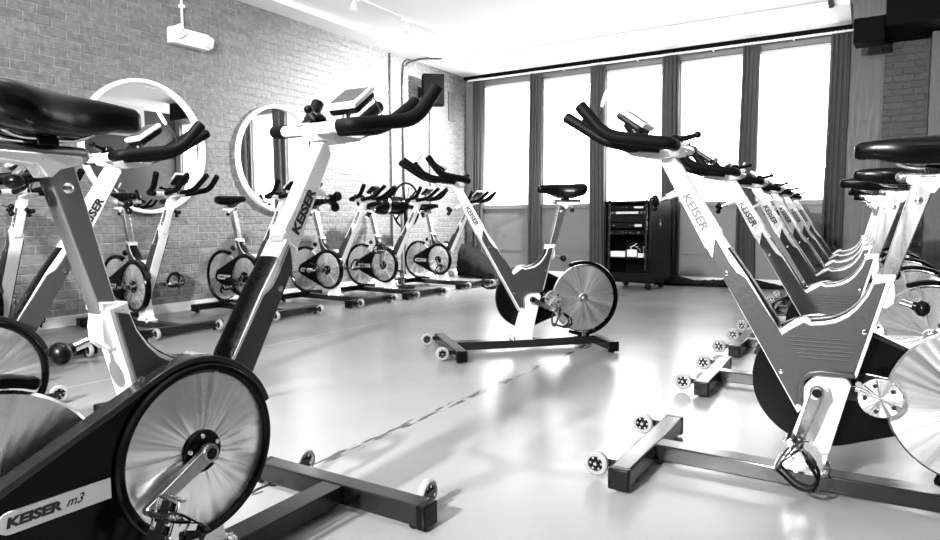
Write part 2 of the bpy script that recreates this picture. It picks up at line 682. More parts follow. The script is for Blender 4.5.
    for sg in (-1, 1):
        m = MB()
        m.prism(P(pan), sg * 0.034, sg * 0.043, M_panel, 0.0025)
        # pressed ribs
        for k in range(6):
            z = 0.499 - 0.0125 * k
            a, c = 0.437 + 0.008 * k, 0.642 - 0.006 * k
            m.tube([(X(a), sg * 0.0432, z), (X(c), sg * 0.0432, z + 0.002)], 0.0021, M_panel, 6)
        pn = m.build('side_panel', fr_)
        # moulded hood round the crank housing
        q = MB()
        hood = [(0.628, 0.403), (0.535, 0.402), (0.506, 0.394), (0.484, 0.374), (0.475, 0.35), (0.474, 0.29), (0.489, 0.285), (0.489, 0.348), (0.496, 0.366), (0.513, 0.381), (0.538, 0.387), (0.63, 0.388)]
        q.prism(P(hood), sg * 0.03, sg * 0.055, M_panel, 0.003)
        q.build('crank_hood', fr_)
        for (s_, z) in ((0.255, 0.69), (0.427, 0.385), (0.65, 0.53)):
            q = MB()
            q.lathe([(0, 0), (0.008, 0), (0.0075, sg * 0.003), (0.004, sg * 0.004), (0, sg * 0.003)], M_chrome, (X(s_), sg * 0.0425, z), 12)
            q.build('panel_screw', fr_)
    # rubber edging in the bight of the V
    m = MB()
    m.tube([(X(s), 0, z + 0.001) for s, z in [(0.255, 0.772), (0.315, 0.687), (0.405, 0.545), (0.414, 0.523)]], 0.012, M_black, 8, squash=(2.9, 0.4))
    m.tube([(X(s), 0, z + 0.001) for s, z in catmull_2([(0.505, 0.55), (0.54, 0.555), (0.57, 0.564), (0.6, 0.582), (0.625, 0.606), (0.648, 0.64), (0.66, 0.67)])], 0.012, M_black, 8, squash=(2.9, 0.4))
    m.build('edge_strip', fr_)
    # ---- handlebar stem
    m = MB()
    m.prism(P([(0.178, 0.776), (0.186, 0.766), (0.205, 0.77), (0.228, 0.815), (0.226, 0.83), (0.068, 1.092), (0.045, 1.096), (0.028, 1.06)]), -0.024, 0.024, M_silver, 0.005)
    m.prism(P([(0.196, 0.802), (0.208, 0.782), (0.229, 0.815), (0.224, 0.835), (0.212, 0.842)]), -0.028, 0.028, M_silver, 0.003)
    st = m.build('handlebar_stem', root)
    tm = text_mesh('KEISER', 0.038, 0.045, 0.06, 1.22)
    # direction down the stem
    d = Vector((X(0.177) - X(0.119), 0, 0.84 - 0.94)).normalized()
    for sg in (-1, 1):
        m = MB()
        if sg == 1:     # left side: reads downwards
            ex, ey = d, Vector((0, 1, 0)).cross(d)
            ez = Vector((0, 1, 0))
        else:           # right side: reads upwards
            ex, ez = -d, Vector((0, -1, 0))
            ey = ez.cross(ex)
        mat = Matrix((ex, ey, ez)).transposed().to_4x4()
        mat.translation = Vector((X(0.146), sg * 0.0245, 0.893))
        m.mesh_data(tm, M_greyink if sg == 1 else M_ink, mat)
        m.build('lettering', st)
    m = MB()
    m.tube([(X(0.075), 0, 0.957), (X(0.045), 0, 0.945)], [0.013, 0.01], M_silver, 12)
    m.tube([(X(0.05), 0, 0.947), (X(0.01), 0, 0.931)], 0.006, M_chrome, 10)
    m.tube([(X(0.018), 0, 0.934), (X(0.004), 0, 0.929)], [0.012, 0.018], M_black, 12)
    for k in range(3):
        a = 2 * PI * k / 3 + 0.3
        m.sphere((X(0.0), 0.019 * math.cos(a), 0.927 + 0.019 * math.sin(a)), 0.0145, M_black, (0.9, 1, 1), 12)
    m.build('stem_knob', root)
    # ---- handlebar
    m = MB()
    m.prism(P([(0.11, 1.1), (0.1, 1.083), (0.02, 1.072), (-0.08, 1.092), (-0.09, 1.102), (-0.02, 1.1), (0.06, 1.108)]), -0.03, 0.03, M_silver, 0.003)
    m.tube([(X(0.095), -0.125, 1.11), (X(0.095), 0.125, 1.11)], 0.0165, M_silver, 16)
    br_ = m.build('handlebar', root)
    BARS.append(br_)
    for sg in (-1, 1):
        m = MB()
        path = smooth_path([(X(0.095), sg * 0.105, 1.11), (X(0.092), sg * 0.155, 1.112), (X(-0.1), sg * 0.222, 1.142), (X(-0.18), sg * 0.242, 1.243)], 0.05, 7)
        rr = [0.0175] * len(path)
        m.tube(path, 0.0205, M_rubber, 16)
        e = Vector(path[-1])
        dd = (Vector(path[-1]) - Vector(path[-2])).normalized()
        m.tube([e, e + dd * 0.005], [0.0205, 0.015], M_rubber, 16)
        m.build('grip', br_)
        m = MB()
        path = smooth_path([(X(0.03), sg * 0.05, 1.112), (X(-0.14), sg * 0.066, 1.132), (X(-0.3), sg * 0.077, 1.236)], 0.05, 7)
        m.tube(path, 0.019, M_rubber, 16)
        e = Vector(path[-1])
        dd = (Vector(path[-1]) - Vector(path[-2])).normalized()
        m.tube([e, e + dd * 0.005], [0.019, 0.014], M_rubber, 16)
        m.build('aero_grip', br_)
    m = MB()
    m.tube([(X(0.06), 0, 1.09), (X(0.06), 0, 1.14)], 0.009, M_chrome, 10)
    m.sphere((X(0.068), 0, 1.134), 0.025, M_gloss, (1, 1, 1), 18)
    m.tube([(X(0.075), 0.0, 1.14), (X(0.11), -0.02, 1.147), (X(0.135), -0.03, 1.155)], [0.012, 0.009, 0.008], M_gloss, 10)
    m.sphere((X(0.136), -0.031, 1.156), 0.0125, M_gloss, (1, 1, 1), 14)
    m.tube([(X(0.07), 0.0, 1.128), (X(0.125), 0.03, 1.118)], [0.008, 0.006], M_chrome, 8)
    m.build('handlebar_lever', br_)
    # ---- console
    m = MB()
    tilt = Matrix.Rotation(R(-36), 4, 'Y')
    cc = Vector((X(-0.068), 0, 1.22))
    m.tube([(X(-0.045), 0, 1.1), (X(-0.05), 0, 1.16), (X(-0.075), 0, 1.2)], 0.012, M_chrome, 12)
    m.box(cc, (0.115, 0.12, 0.018), M_label, 0.006, tilt)
    m.box(cc + tilt @ Vector((0, 0, -0.017)), (0.106, 0.11, 0.026), M_black, 0.009, tilt)
    co = m.build('console', root)
    BARS.append(co)
    m = MB()
    m.box(cc + tilt @ Vector((0.004, 0, 0.0085)), (0.09, 0.1, 0.003), M_screen, 0.001, tilt)
    m.build('display', co)
    m = MB()
    m.tube(catmull([(X(-0.09), -0.02, 1.1), (X(-0.15), -0.035, 1.13), (X(-0.195), -0.02, 1.18), (X(-0.2), 0.01, 1.235), (X(-0.182), 0.035, 1.272)]), 0.0024, M_cable, 6)
    m.tube([(X(-0.183), 0.034, 1.27), (X(-0.176), 0.038, 1.283), (X(-0.162), 0.047, 1.312), (X(-0.155), 0.051, 1.324)], [0.005, 0.0082, 0.0082, 0.004], M_white, 10)
    m.build('sensor_wand', co)
    # ---- seat post
    m = MB()
    m.prism(P([(0.672, 0.655), (0.712, 0.655), (0.802, 0.945), (0.778, 0.978), (0.752, 0.97)]), -0.024, 0.024, M_brush, 0.004)
    sp_ = m.build('seat_post', root)
    SEATS.append(sp_)
    for sg in (-1, 1):
        m = MB()
        m.lathe([(0, 0), (0.011, 0), (0.0105, sg * 0.003), (0.006, sg * 0.006), (0, sg * 0.006)], M_chrome, (X(0.768), sg * 0.024, 0.92), 16)
        m.build('post_bolt', sp_)
    m = MB()
    m.prism(P([(0.662, 0.7), (0.662, 0.692), (0.708, 0.678), (0.72, 0.686), (0.722, 0.704)]), -0.03, 0.03, M_silver, 0.003)
    m.prism(P([(0.7, 0.69), (0.717, 0.69), (0.722, 0.65), (0.72, 0.618), (0.7, 0.6), (0.68, 0.61)]), -0.026, 0.026, M_silver, 0.004)
    m.build('seat_collar', root)
    m = MB()
    m.tube([(X(0.735), 0, 0.623), (X(0.77), 0, 0.612)], 0.009, M_chrome, 10)
    m.tube([(X(0.765), 0, 0.614), (X(0.785), 0, 0.608)], [0.012, 0.016], M_black, 12)
    m.sphere((X(0.79), 0, 0.606), 0.024, M_black, (0.85, 1.15, 1.0), 16)
    m.build('seat_knob', root)
    # slider under the saddle
    m = MB()
    m.prism(P([(0.745, 0.966), (0.735, 0.976), (0.738, 0.984), (0.9, 0.986), (0.9, 0.968), (0.82, 0.962), (0.806, 0.94), (0.795, 0.94), (0.78, 0.955)]), -0.027, 0.027, M_silver, 0.003)
    m.tube([(X(0.725), 0, 0.988), (X(0.91), 0, 0.988)], 0.016, M_brush, 16)
    m.sphere((X(0.725), 0, 0.988), 0.0155, M_brush)
    sl = m.build('seat_slider', root)
    SEATS.append(sl)
    m = MB()
    m.tube([(X(0.835), 0, 0.958), (X(0.85), 0, 0.94)], 0.007, M_chrome, 8)
    m.sphere((X(0.852), 0.0, 0.93), 0.016, M_black, (1, 1.5, 0.9))
    m.build('slider_knob', sl)
    # ---- saddle
    secs = [  # s, half width, bottom, top
        (0.603, 0.011, 1.055, 1.084), (0.606, 0.02, 1.047, 1.091), (0.618, 0.026, 1.043, 1.098), (0.66, 0.03, 1.041, 1.102), (0.7, 0.036, 1.028, 1.105),
        (0.74, 0.047, 1.008, 1.106), (0.78, 0.067, 0.992, 1.106), (0.82, 0.094, 0.988, 1.107), (0.855, 0.113, 0.994, 1.11), (0.885, 0.119, 1.008, 1.113),
        (0.91, 0.11, 1.024, 1.112), (0.925, 0.09, 1.044, 1.104), (0.931, 0.06, 1.062, 1.092)]
    rings = []
    for (s_, w, zb, zt) in secs:
        ring = []
        K = 24
        hz = (zt - zb) / 2
        zc = (zt + zb) / 2
        for k in range(K):
            a = 2 * PI * k / K
            ca, sa = math.cos(a), math.sin(a)
            y = w * math.copysign(abs(ca) ** 0.75, ca)
            if sa >= 0:
                z = zc + hz * abs(sa) ** 0.7 - 0.004 * (1 - abs(ca))
            else:
                # under side: flat tail, pulled up towards the flanks
                z = zc - hz * abs(sa) ** (0.7 if w < 0.05 else 0.8) + max(0.0, 1.022 - zb) * (1 - abs(ca)) ** 0.7
            ring.append((X(s_), y, z))
        rings.append(ring)
    m = MB()
    m.loft(rings, M_vinyl)
    sd = m.build('saddle', root, sharp=60)
    SEATS.append(sd)
    m = MB()
    for sg in (-1, 1):
        m.tube(smooth_path([(X(0.68), sg * 0.012, 1.05), (X(0.74), sg * 0.022, 1.012), (X(0.86), sg * 0.022, 1.012), (X(0.9), sg * 0.04, 1.035)], 0.03), 0.0042, M_chrome, 8)
    m.box((X(0.8), 0, 1.008), (0.04, 0.06, 0.02), M_black, 0.005)
    m.build('saddle_rail', sd)
    # ---- flywheel
    m = MB()
    c = (X(FW[0]), 0, FW[1])
    m.lathe([(0, -0.012), (0.222, -0.012), (0.228, -0.006), (0.228, 0.006), (0.222, 0.012), (0, 0.012)], M_disc, c, 96)
    fw = m.build('flywheel', root, origin=c)
    m = MB()
    m.lathe([(0, 0.03), (0.014, 0.03), (0.015, 0.02), (0.032, 0.018), (0.034, 0.012), (0.034, -0.06), (0, -0.06)], M_chrome, (0, 0, 0), 24)
    for k in range(5):
        a = 2 * PI * k / 5
        m.tube([(0.024 * math.cos(a), 0.015, 0.024 * math.sin(a)), (0.024 * math.cos(a), 0.021, 0.024 * math.sin(a))], 0.0035, M_black, 6)
    m.build('flywheel_hub', fw)
    m = MB()
    a0, a1 = R(-112), R(112)
    prof = [(0.234, -0.022), (0.252, -0.022), (0.256, -0.016), (0.256, 0.016), (0.252, 0.022), (0.234, 0.022), (0.236, 0.016), (0.246, 0.013), (0.246, -0.013), (0.236, -0.016), (0.234, -0.022)]
    # angle 0 = rearwards is -x
    m.lathe(prof, M_gloss, c, 64, 'Y', PI + a0, PI + a1)
    for ang in (112, -70):
        a = PI - R(ang)
        m.sphere((c[0] + 0.245 * math.cos(a), 0, c[2] + 0.245 * math.sin(a)), 0.017, M_gloss, (0.8, 1.2, 0.8), 12)
    m.build('flywheel_guard', root)
    m = MB()   # foot that carries the flywheel guard on the beam
    m.box((X(0.95), -0.02, 0.082), (0.07, 0.05, 0.03), M_black, 0.004)
    m.box((X(0.93), 0.024, 0.088), (0.03, 0.03, 0.03), M_chrome, 0.004)
    m.build('guard_foot', root)
    m = MB()   # magnet disc beside the flywheel
    ic = (X(0.697), 0.052, 0.338)
    m.lathe([(0, 0.007), (0.056, 0.007), (0.059, 0.004), (0.059, -0.006), (0, -0.006)], M_disc, ic, 40)
    idl = m.build('magnet_disc', root, origin=ic)
    for k in range(5):
        m = MB()
        a = 2 * PI * k / 5 + 1.2
        m.lathe([(0, 0.0), (0.007, 0.0), (0.0065, 0.0035), (0, 0.003)], M_base, (0.04 * math.cos(a), 0.0065, 0.04 * math.sin(a)), 10)
        m.build('disc_bolt', idl)
    m = MB()
    m.box((X(0.655), 0.036, 0.352), (0.05, 0.012, 0.012), M_chrome, 0.002)
    m.box((X(0.66), 0.036, 0.325), (0.04, 0.014, 0.014), M_black, 0.002)
    m.tube([(X(0.64), 0.03, 0.372), (X(0.64), 0.05, 0.372)], 0.009, M_chrome, 10)
    m.tube([(X(0.697), 0.02, 0.338), (X(0.697), 0.05, 0.338)], 0.012, M_chrome, 10)
    m.box((X(0.66), 0.022, 0.345), (0.09, 0.01, 0.03), M_black, 0.002)
    m.build('magnet_arm', root)
    # ---- drive side
    ro, rh = 0.206, 0.05
    D = FW[0] - CR[0]
    dz = FW[1] - CR[1]
    base_a = math.degrees(math.atan2(dz, D))
    ta = math.degrees(math.acos((ro - rh) / math.hypot(D, dz)))
    prof = arc(CR, ro, base_a + ta, base_a + 360 - ta, 44) + arc(FW, rh, base_a - ta, base_a + ta, 10)
    m = MB()
    m.prism(P(prof), -0.072, -0.042, M_gloss, 0.004)
    cg = m.build('chain_guard', root)
    m = MB()
    hi = arc(CR, ro + 0.011, base_a + ta + 95, base_a + ta, 16)
    hi2 = arc(CR, ro - 0.004, base_a + ta + 95, base_a + ta, 16)
    tip = (FW[0] + (rh + 0.011) * math.cos(R(base_a + ta)), FW[1] + (rh + 0.011) * math.sin(R(base_a + ta)))
    tip2 = (FW[0] + (rh - 0.004) * math.cos(R(base_a + ta)), FW[1] + (rh - 0.004) * math.sin(R(base_a + ta)))
    m.prism(P(hi + [tip, tip2] + hi2[::-1]), -0.078, -0.036, M_base, 0.003)
    m.build('guard_rim', cg)
    # rider side label
    lw, lh = 0.205, 0.042
    lc = Vector((X(0.845), -0.0725, 0.331))
    lab = []
    for k in range(9):
        a = R(90 + 180 * k / 8)
        lab.append((-lw / 2 + lh / 2 + lh / 2 * math.cos(a), lh / 2 * math.sin(a)))
    lab = lab + [(lw / 2, -lh / 2), (lw / 2, lh / 2)]
    m = MB()
    m.prism([(lc.x + p[0], lc.z + p[1]) for p in lab], -0.0745, -0.071, M_label, 0.0008)
    lb = m.build('name_plate', cg)
    m = MB()
    ex, ez = Vector((1, 0, 0)), Vector((0, -1, 0))
    ey = ez.cross(ex)
    mat = Matrix((ex, ey, ez)).transposed().to_4x4()
    mat.translation = Vector((X(0.887), -0.0748, 0.331))
    m.mesh_data(text_mesh('KEISER', 0.0245, 0.05, 0.15, 1.28), M_ink, mat)
    mat2 = mat.copy()
    mat2.translation = Vector((X(0.815), -0.0748, 0.332))
    m.mesh_data(text_mesh('m3', 0.026, 0.0, 0.45, 0.95), M_ink, mat2)
    # lettering is kept as one mesh with its plate: a part may only go one level deeper
    ink = m.build('name_plate_lettering', cg)
    pc = (X(CR[0]), -0.0755, CR[1])
    m = MB()
    m.lathe([(0, -0.003), (0.178, -0.003), (0.181, -0.001), (0.181, 0.003), (0, 0.003)], M_disc, pc, 96)
    pd = m.build('pulley_disc', root, origin=pc)
    m = MB()
    m.lathe([(0.181, 0.004), (0.181, -0.006), (0.186, -0.011), (0.196, -0.011), (0.2, -0.006), (0.2, 0.004), (0.181, 0.004)], M_gloss, (0, 0, 0), 72)
    m.build('pulley_rim', pd)
    m = MB()
    m.lathe([(0, -0.012), (0.046, -0.012), (0.049, -0.008), (0.049, 0), (0, 0)], M_gloss, (0, 0, 0), 32)
    for k in range(5):
        a = 2 * PI * k / 5 + 0.4
        m.lathe([(0, -0.017), (0.005, -0.017), (0.0065, -0.012), (0.0065, -0.011), (0, -0.011)], M_chrome, (0.037 * math.cos(a), 0, 0.037 * math.sin(a)), 10)
    m.build('pulley_hub', pd)
    m = MB()
    m.tube([(X(CR[0]), -0.07, CR[1]), (X(CR[0]), 0.075, CR[1])], 0.026, M_silver, 20)
    m.tube([(X(CR[0]), -0.1, CR[1]), (X(CR[0]), 0.095, CR[1])], 0.012, M_chrome, 14)
    m.build('crank_axle', root)
    m = MB()   # right side stay: frame to flywheel axle
    m.prism(P([(0.6, 0.4), (0.6, 0.3), (0.92, 0.305), (0.965, 0.332), (0.92, 0.36)]), -0.045, -0.026, M_base, 0.003)
    m.build('flywheel_stay', root)
    # ---- cranks
    for sg in (-1, 1):
        y = sg * 0.105
        oc = (X(CR[0]), y, CR[1])
        m = MB()
        prof = [(0.021 * math.cos(R(a)), 0.021 * math.sin(R(a))) for a in range(60, 301, 20)] + [(0.165 + 0.013 * math.cos(R(a)), 0.013 * math.sin(R(a))) for a in range(-80, 81, 20)]
        m.prism(prof, -0.009, 0.009, M_crank, 0.003)
        m.lathe([(0, sg * 0.012), (0.012, sg * 0.012), (0.0135, sg * 0.009), (0.0135, 0), (0, 0)], M_black, (0, 0, 0), 20)
        m.lathe([(0.0135, sg * 0.0), (0.0135, sg * 0.012), (0.02, sg * 0.011), (0.0215, sg * 0.006), (0.0215, 0)], M_crank, (0, 0, 0), 24)
        ca = m.build('crank_arm', root, loc=oc)
        m = MB()
        yo = sg * 0.06
        m.tube([(0, 0, 0), (0, sg * 0.1, 0)], 0.009, M_chrome, 10)
        m.tube([(0, sg * 0.018, 0), (0, sg * 0.03, 0)], 0.014, M_chrome, 12)
        m.box((0, yo, 0), (0.03, 0.05, 0.024), M_chrome, 0.004)
        for e in (-1, 1):
            m.box((e * 0.034, yo, 0.0), (0.006, 0.07, 0.02), M_chrome, 0.0015)
            m.box((e * 0.02, yo, 0.009), (0.03, 0.018, 0.007), M_chrome, 0.002)
            m.box((e * 0.018, yo, -0.009), (0.026, 0.03, 0.007), M_black, 0.002)
            m.box((0, yo + e * 0.034, 0.0), (0.072, 0.006, 0.018), M_chrome, 0.0015)
            for q in (-0.026, 0, 0.026):
                m.box((e * 0.036, yo + q, 0.013), (0.006, 0.009, 0.008), M_chrome, 0.001)
        pe = m.build('pedal', ca, loc=(0.165, 0, 0))
        m = MB()
        for q in (-0.03, 0.03):
            m.tube(smooth_path([(0.034, yo + q, -0.008), (0.1, yo + q * 0.95, -0.004), (0.124, yo + q * 0.75, 0.03), (0.1, yo + q * 0.65, 0.066), (0.03, yo + q * 0.85, 0.08)], 0.03), 0.0052, M_black, 8)
        m.tube(smooth_path([(0.122, yo - 0.023, 0.03), (0.126, yo, 0.032), (0.122, yo + 0.023, 0.03)], 0.01), 0.0052, M_black, 8)
        m.tube(smooth_path([(0.03, yo - 0.025, 0.08), (0.028, yo, 0.086), (0.03, yo + 0.025, 0.08)], 0.01), 0.0052, M_black, 8)
        m.tube(smooth_path([(0.0, yo - 0.045, -0.014), (0.0, yo - 0.05, 0.035), (0.02, yo - 0.026, 0.084), (0.025, yo + 0.022, 0.086), (0.005, yo + 0.05, 0.04), (0.0, yo + 0.045, -0.014), (0, yo, -0.02), (0.0, yo - 0.045, -0.014)], 0.015), 0.007, M_black, 6, squash=(1.7, 0.4))
        m.tube(smooth_path([(0.0, yo + sg * 0.05, 0.03), (-0.016, yo + sg * 0.06, -0.01), (-0.022, yo + sg * 0.056, -0.035), (-0.01, yo + sg * 0.05, -0.05)], 0.02), 0.006, M_black, 6, squash=(1.7, 0.4))
        m.box((0.004, yo + sg * 0.052, 0.022), (0.022, 0.009, 0.02), M_chrome, 0.002)
        m.box((0.05, yo, -0.012), (0.04, 0.062, 0.006), M_black, 0.002)
        tc_ = m.build('toe_cage', ca, loc=(0.165, 0, 0))
        CRANKS.append((ca, sg))
    return root


def catmull_2(pts, n=4):
    return [(v.x, v.y) for v in catmull([(p[0], p[1], 0) for p in pts], n)]


PROTO = build_bike()
STEM_DIR = Vector((0.47, 0, 0.88))          # up the handlebar stem, in bike axes
POST_DIR = Vector((-0.29, 0, 0.957))        # up the seat post


FORE = {2: 0.075, 3: 0.03, 4: 0.06, 5: 0.02}


def set_bike(root, parts, x, y, deg, bars, seat, crank, tilt, tilt2=None, fore=0.0):
    root.location = (x, y, 0)
    root.rotation_euler = (0, 0, R(deg))
    for o in parts['bars']:
        o.location = Vector(o.location) + STEM_DIR * bars
    for o in parts['seat']:
        o.location = Vector(o.location) + POST_DIR * seat + Vector((fore if o.name.startswith('saddle') or o.name.startswith('seat_slider') else 0, 0, 0))
    for (o, sg) in parts['crank']:
        ang = crank if sg == -1 else crank + 180
        o.rotation_euler = (0, -R(ang), 0)
        for ch in o.children:
            ch.rotation_euler = (0, R(ang) + R(tilt if sg == -1 else (tilt2 if tilt2 is not None else tilt)), 0)


def copy_tree(o, parent, mp):
    c = o.copy()
    C.objects.link(c)
    mp[o] = c
    if parent is not None:
        c.parent = parent
    for ch in list(o.children):
        copy_tree(ch, c, mp)
    return c


# x, y, heading, bars up, seat up, right crank angle, pedal tilts (right, left), label, group
GR, GL, GI = 'row of spin bikes along the right side', 'row of spin bikes along the brick wall', 'spin bikes in the left foreground row'
BIKES = [
    (-0.169, 2.32, 179.7, 0.0, 0.0, 106, 150, 127, 'frontmost silver spin bike of the right row, its flywheel cut by the right edge', GR),
    (-0.207, 3.63, 181.2, -0.015, 0.0, 20, 20, 20, 'second spin bike from the front in the right row, just behind the frontmost', GR),
    (-0.235, 4.68, 180.6, -0.01, 0.012, 70, 10, 30, 'third spin bike from the front in the right row', GR),
    (-0.25, 5.62, 180.5, -0.02, 0.0, 140, 10, 10, 'fourth spin bike from the front in the right row', GR),
    (-0.27, 6.6, 180.5, -0.02, 0.02, 200, 0, 20, 'fifth spin bike from the front in the right row, last but one before the window', GR),
    (-0.29, 7.55, 180.5, -0.03, 0.0, 60, 0, 20, 'rearmost spin bike of the right row, closest to the curtained windows', GR),
    (-1.377, 0.969, 90.0, 0.02, 0.015, 208, 110, 10, 'large spin bike in the left foreground, black guard and big disc in full view', GI),
    (-2.588, 1.033, 82.9, 0.0, 0.0, 130, 0, 0, 'spin bike directly behind the large foreground bike, console before the left round mirror', GI),
    (-3.68, 1.08, 76, -0.06, 0.0, 40, 0, 0, 'spin bike at the left edge, mostly hidden behind the foreground saddle', GI),
    (-4.85, 2.04, -3, -0.07, -0.02, 120, 0, 0, 'leftmost spin bike of the wall row, its stem seen under the foreground saddle', GL),
    (-5.0, 3.14, -4, -0.04, 0.0, 185, 0, 0, 'wall row spin bike whose handlebar overlaps the left round mirror', GL),
    (-4.955, 4.19, -2, -0.04, 0.0, 215, 0, 0, 'wall row spin bike with black saddle between the two round mirrors', GL),
    (-4.9, 5.22, -2, -0.04, 0.0, 185, 0, 0, 'wall row spin bike just right of the right mirror, partly behind foreground stem', GL),
    (-4.835, 6.07, -2.7, -0.03, 0.0, 95, 0, 0, 'wall row spin bike in front of the black pedestal fan', GL),
    (-4.865, 7.25, -5.8, -0.03, -0.02, 300, 0, 0, 'far end spin bike of the wall row, next to the window corner', GL),
    (-2.0, 3.92, 226, 0.0, 0.0, 27, 10, 150, 'lone spin bike in the middle of the open floor, facing the wall row', None),
]
for i, (x, y, dg_, bars, seat, crank, t1, t2, lab, grp) in enumerate(BIKES):
    if i == 0:
        continue
    mp = {}
    r_ = copy_tree(PROTO, None, mp)
    parts = dict(bars=[mp[o] for o in BARS], seat=[mp[o] for o in SEATS], crank=[(mp[o], s) for o, s in CRANKS])
    set_bike(r_, parts, x, y, dg_, bars, seat, crank, t1, t2, FORE.get(i, 0.0))
    tag(r_, lab, 'exercise bike', grp)
x, y, dg_, bars, seat, crank, t1, t2, lab, grp = BIKES[0]
set_bike(PROTO, dict(bars=BARS, seat=SEATS, crank=CRANKS), x, y, dg_, bars, seat, crank, t1, t2)
tag(PROTO, lab, 'exercise bike', grp)

# ------------------------------------------------------------------ the room
XL, YW, ZC, XR, YB = -5.72, 9.2, 3.2, 1.9, -2.8


def simple(name, m, *boxes):
    b_ = MB()
    for (lo, hi) in boxes:
        c = [(lo[i] + hi[i]) / 2 for i in range(3)]
        s = [hi[i] - lo[i] for i in range(3)]
        b_.box(c, s, m)
    return b_.build(name)


struct(simple('floor', M_floor, ((XL - 0.2, YB - 0.2, -0.1), (XR + 0.2, YW + 0.2, 0))))
struct(simple('ceiling', M_ceil, ((XL - 0.2, YB - 0.2, ZC), (XR + 0.2, YW + 0.3, ZC + 0.12))))
struct(simple('wall_left', M_brick, ((XL - 0.2, YB - 0.2, 0), (XL, YW + 0.2, ZC))))
struct(simple('wall_right', M_darkwall, ((XR, YB - 0.2, 0), (XR + 0.2, YW + 0.2, ZC))))
struct(simple('wall_back', M_darkwall, ((XL - 0.2, YB - 0.2, 0), (XR + 0.2, YB, ZC))))
WINS = [(-5.42, -4.54), (-4.39, -3.56), (-3.38, -2.52), (-2.34, -1.53), (-1.37, -0.54), (0.62, 1.75)]
WZ0, WZ1 = 1.085, 2.99
bx = [((XL - 0.2, YW, 0), (0.0, YW + 0.2, WZ0)), ((0.44, YW, 0), (XR + 0.2, YW + 0.2, WZ0)), ((XL - 0.2, YW, WZ1), (0.0, YW + 0.2, ZC)), ((0.44, YW, WZ1), (XR + 0.2, YW + 0.2, ZC))]
prev = XL - 0.2
for (a, c) in WINS[:5]:
    bx.append(((prev, YW, WZ0), (a, YW + 0.2, WZ1)))
    prev = c
bx.append(((WINS[4][1], YW, WZ0), (0.0, YW + 0.2, WZ1)))
bx.append(((0.44, YW, WZ0), (WINS[5][0], YW + 0.2, WZ1)))
bx.append(((WINS[5][1], YW, WZ0), (XR + 0.2, YW + 0.2, WZ1)))
struct(simple('wall_front', M_apron, *bx))
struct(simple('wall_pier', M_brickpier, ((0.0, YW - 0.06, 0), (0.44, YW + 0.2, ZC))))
struct(simple('trim_1', M_plaster, ((-0.5, YW - 0.03, 0), (-0.012, YW, 3.05))))
struct(simple('wall_partition', M_plaster, ((0.435, YW - 0.42, 0), (0.6, YW - 0.07, 2.86))))
# ceiling borders and dark crown line
struct(simple('trim_2', M_ceil, ((XL, YB, 3.14), (-5.41, YW, ZC))))
struct(simple('trim_3', M_ceil, ((-5.41, 8.27, 3.14), (-0.33, YW, ZC))))
struct(simple('trim_4', M_dark, ((XL, YW - 0.07, 3.09), (-0.33, YW, 3.14))))
struct(simple('trim_5', M_trim, ((1.45, YB, 2.62), (XR, 8.2, ZC))))
struct(simple('baseboard_left', M_trim, ((XL, YB, 0), (XL + 0.03, YW, 0.085))))
struct(simple('baseboard_front', M_trim, ((XL, YW - 0.03, 0), (-0.5, YW, 0.085))))
# sill ledge and apron rail under the windows
struct(simple('trim_6', M_apron, ((XL, YW - 0.045, 1.035), (-0.5, YW, 1.09))))
struct(simple('trim_7', M_apron, ((XL, YW - 0.02, 0.385), (-0.5, YW, 0.41))))

# windows
for i, (a, c) in enumerate(WINS):
    m = MB()
    y = YW + 0.06
    zt = WZ1
    w = 0.026
    for (lo, hi) in (((a, y, WZ0), (a + w, y + 0.08, zt)), ((c - w, y, WZ0), (c, y + 0.08, zt)), ((a, y, WZ0), (c, y + 0.08, WZ0 + 0.022)), ((a, y, zt - 0.025), (c, y + 0.08, zt))):
        m.box([(lo[k] + hi[k]) / 2 for k in range(3)], [hi[k] - lo[k] for k in range(3)], M_trim, 0.006)
    wo = struct(m.build('window_%d' % (i + 1)))
    m = MB()
    m.box(((a + c) / 2, y + 0.05, (WZ0 + zt) / 2), (c - a - 2 * w + 0.01, 0.004, zt - WZ0 - 0.1), M_glass)
    m.build('window_pane', wo)
    m = MB()
    m.tube([(a + 0.02, YW + 0.05, zt - 0.03), (c - 0.02, YW + 0.05, zt - 0.03)], 0.014, M_trim, 12)
    m.build('blind_roller', wo)
    m = MB()
    m.box(((a + c) / 2, YW + 0.066, zt - 0.085), (c - a - 0.05, 0.002, 0.12), M_shade)
    m.build('roller_blind', wo)

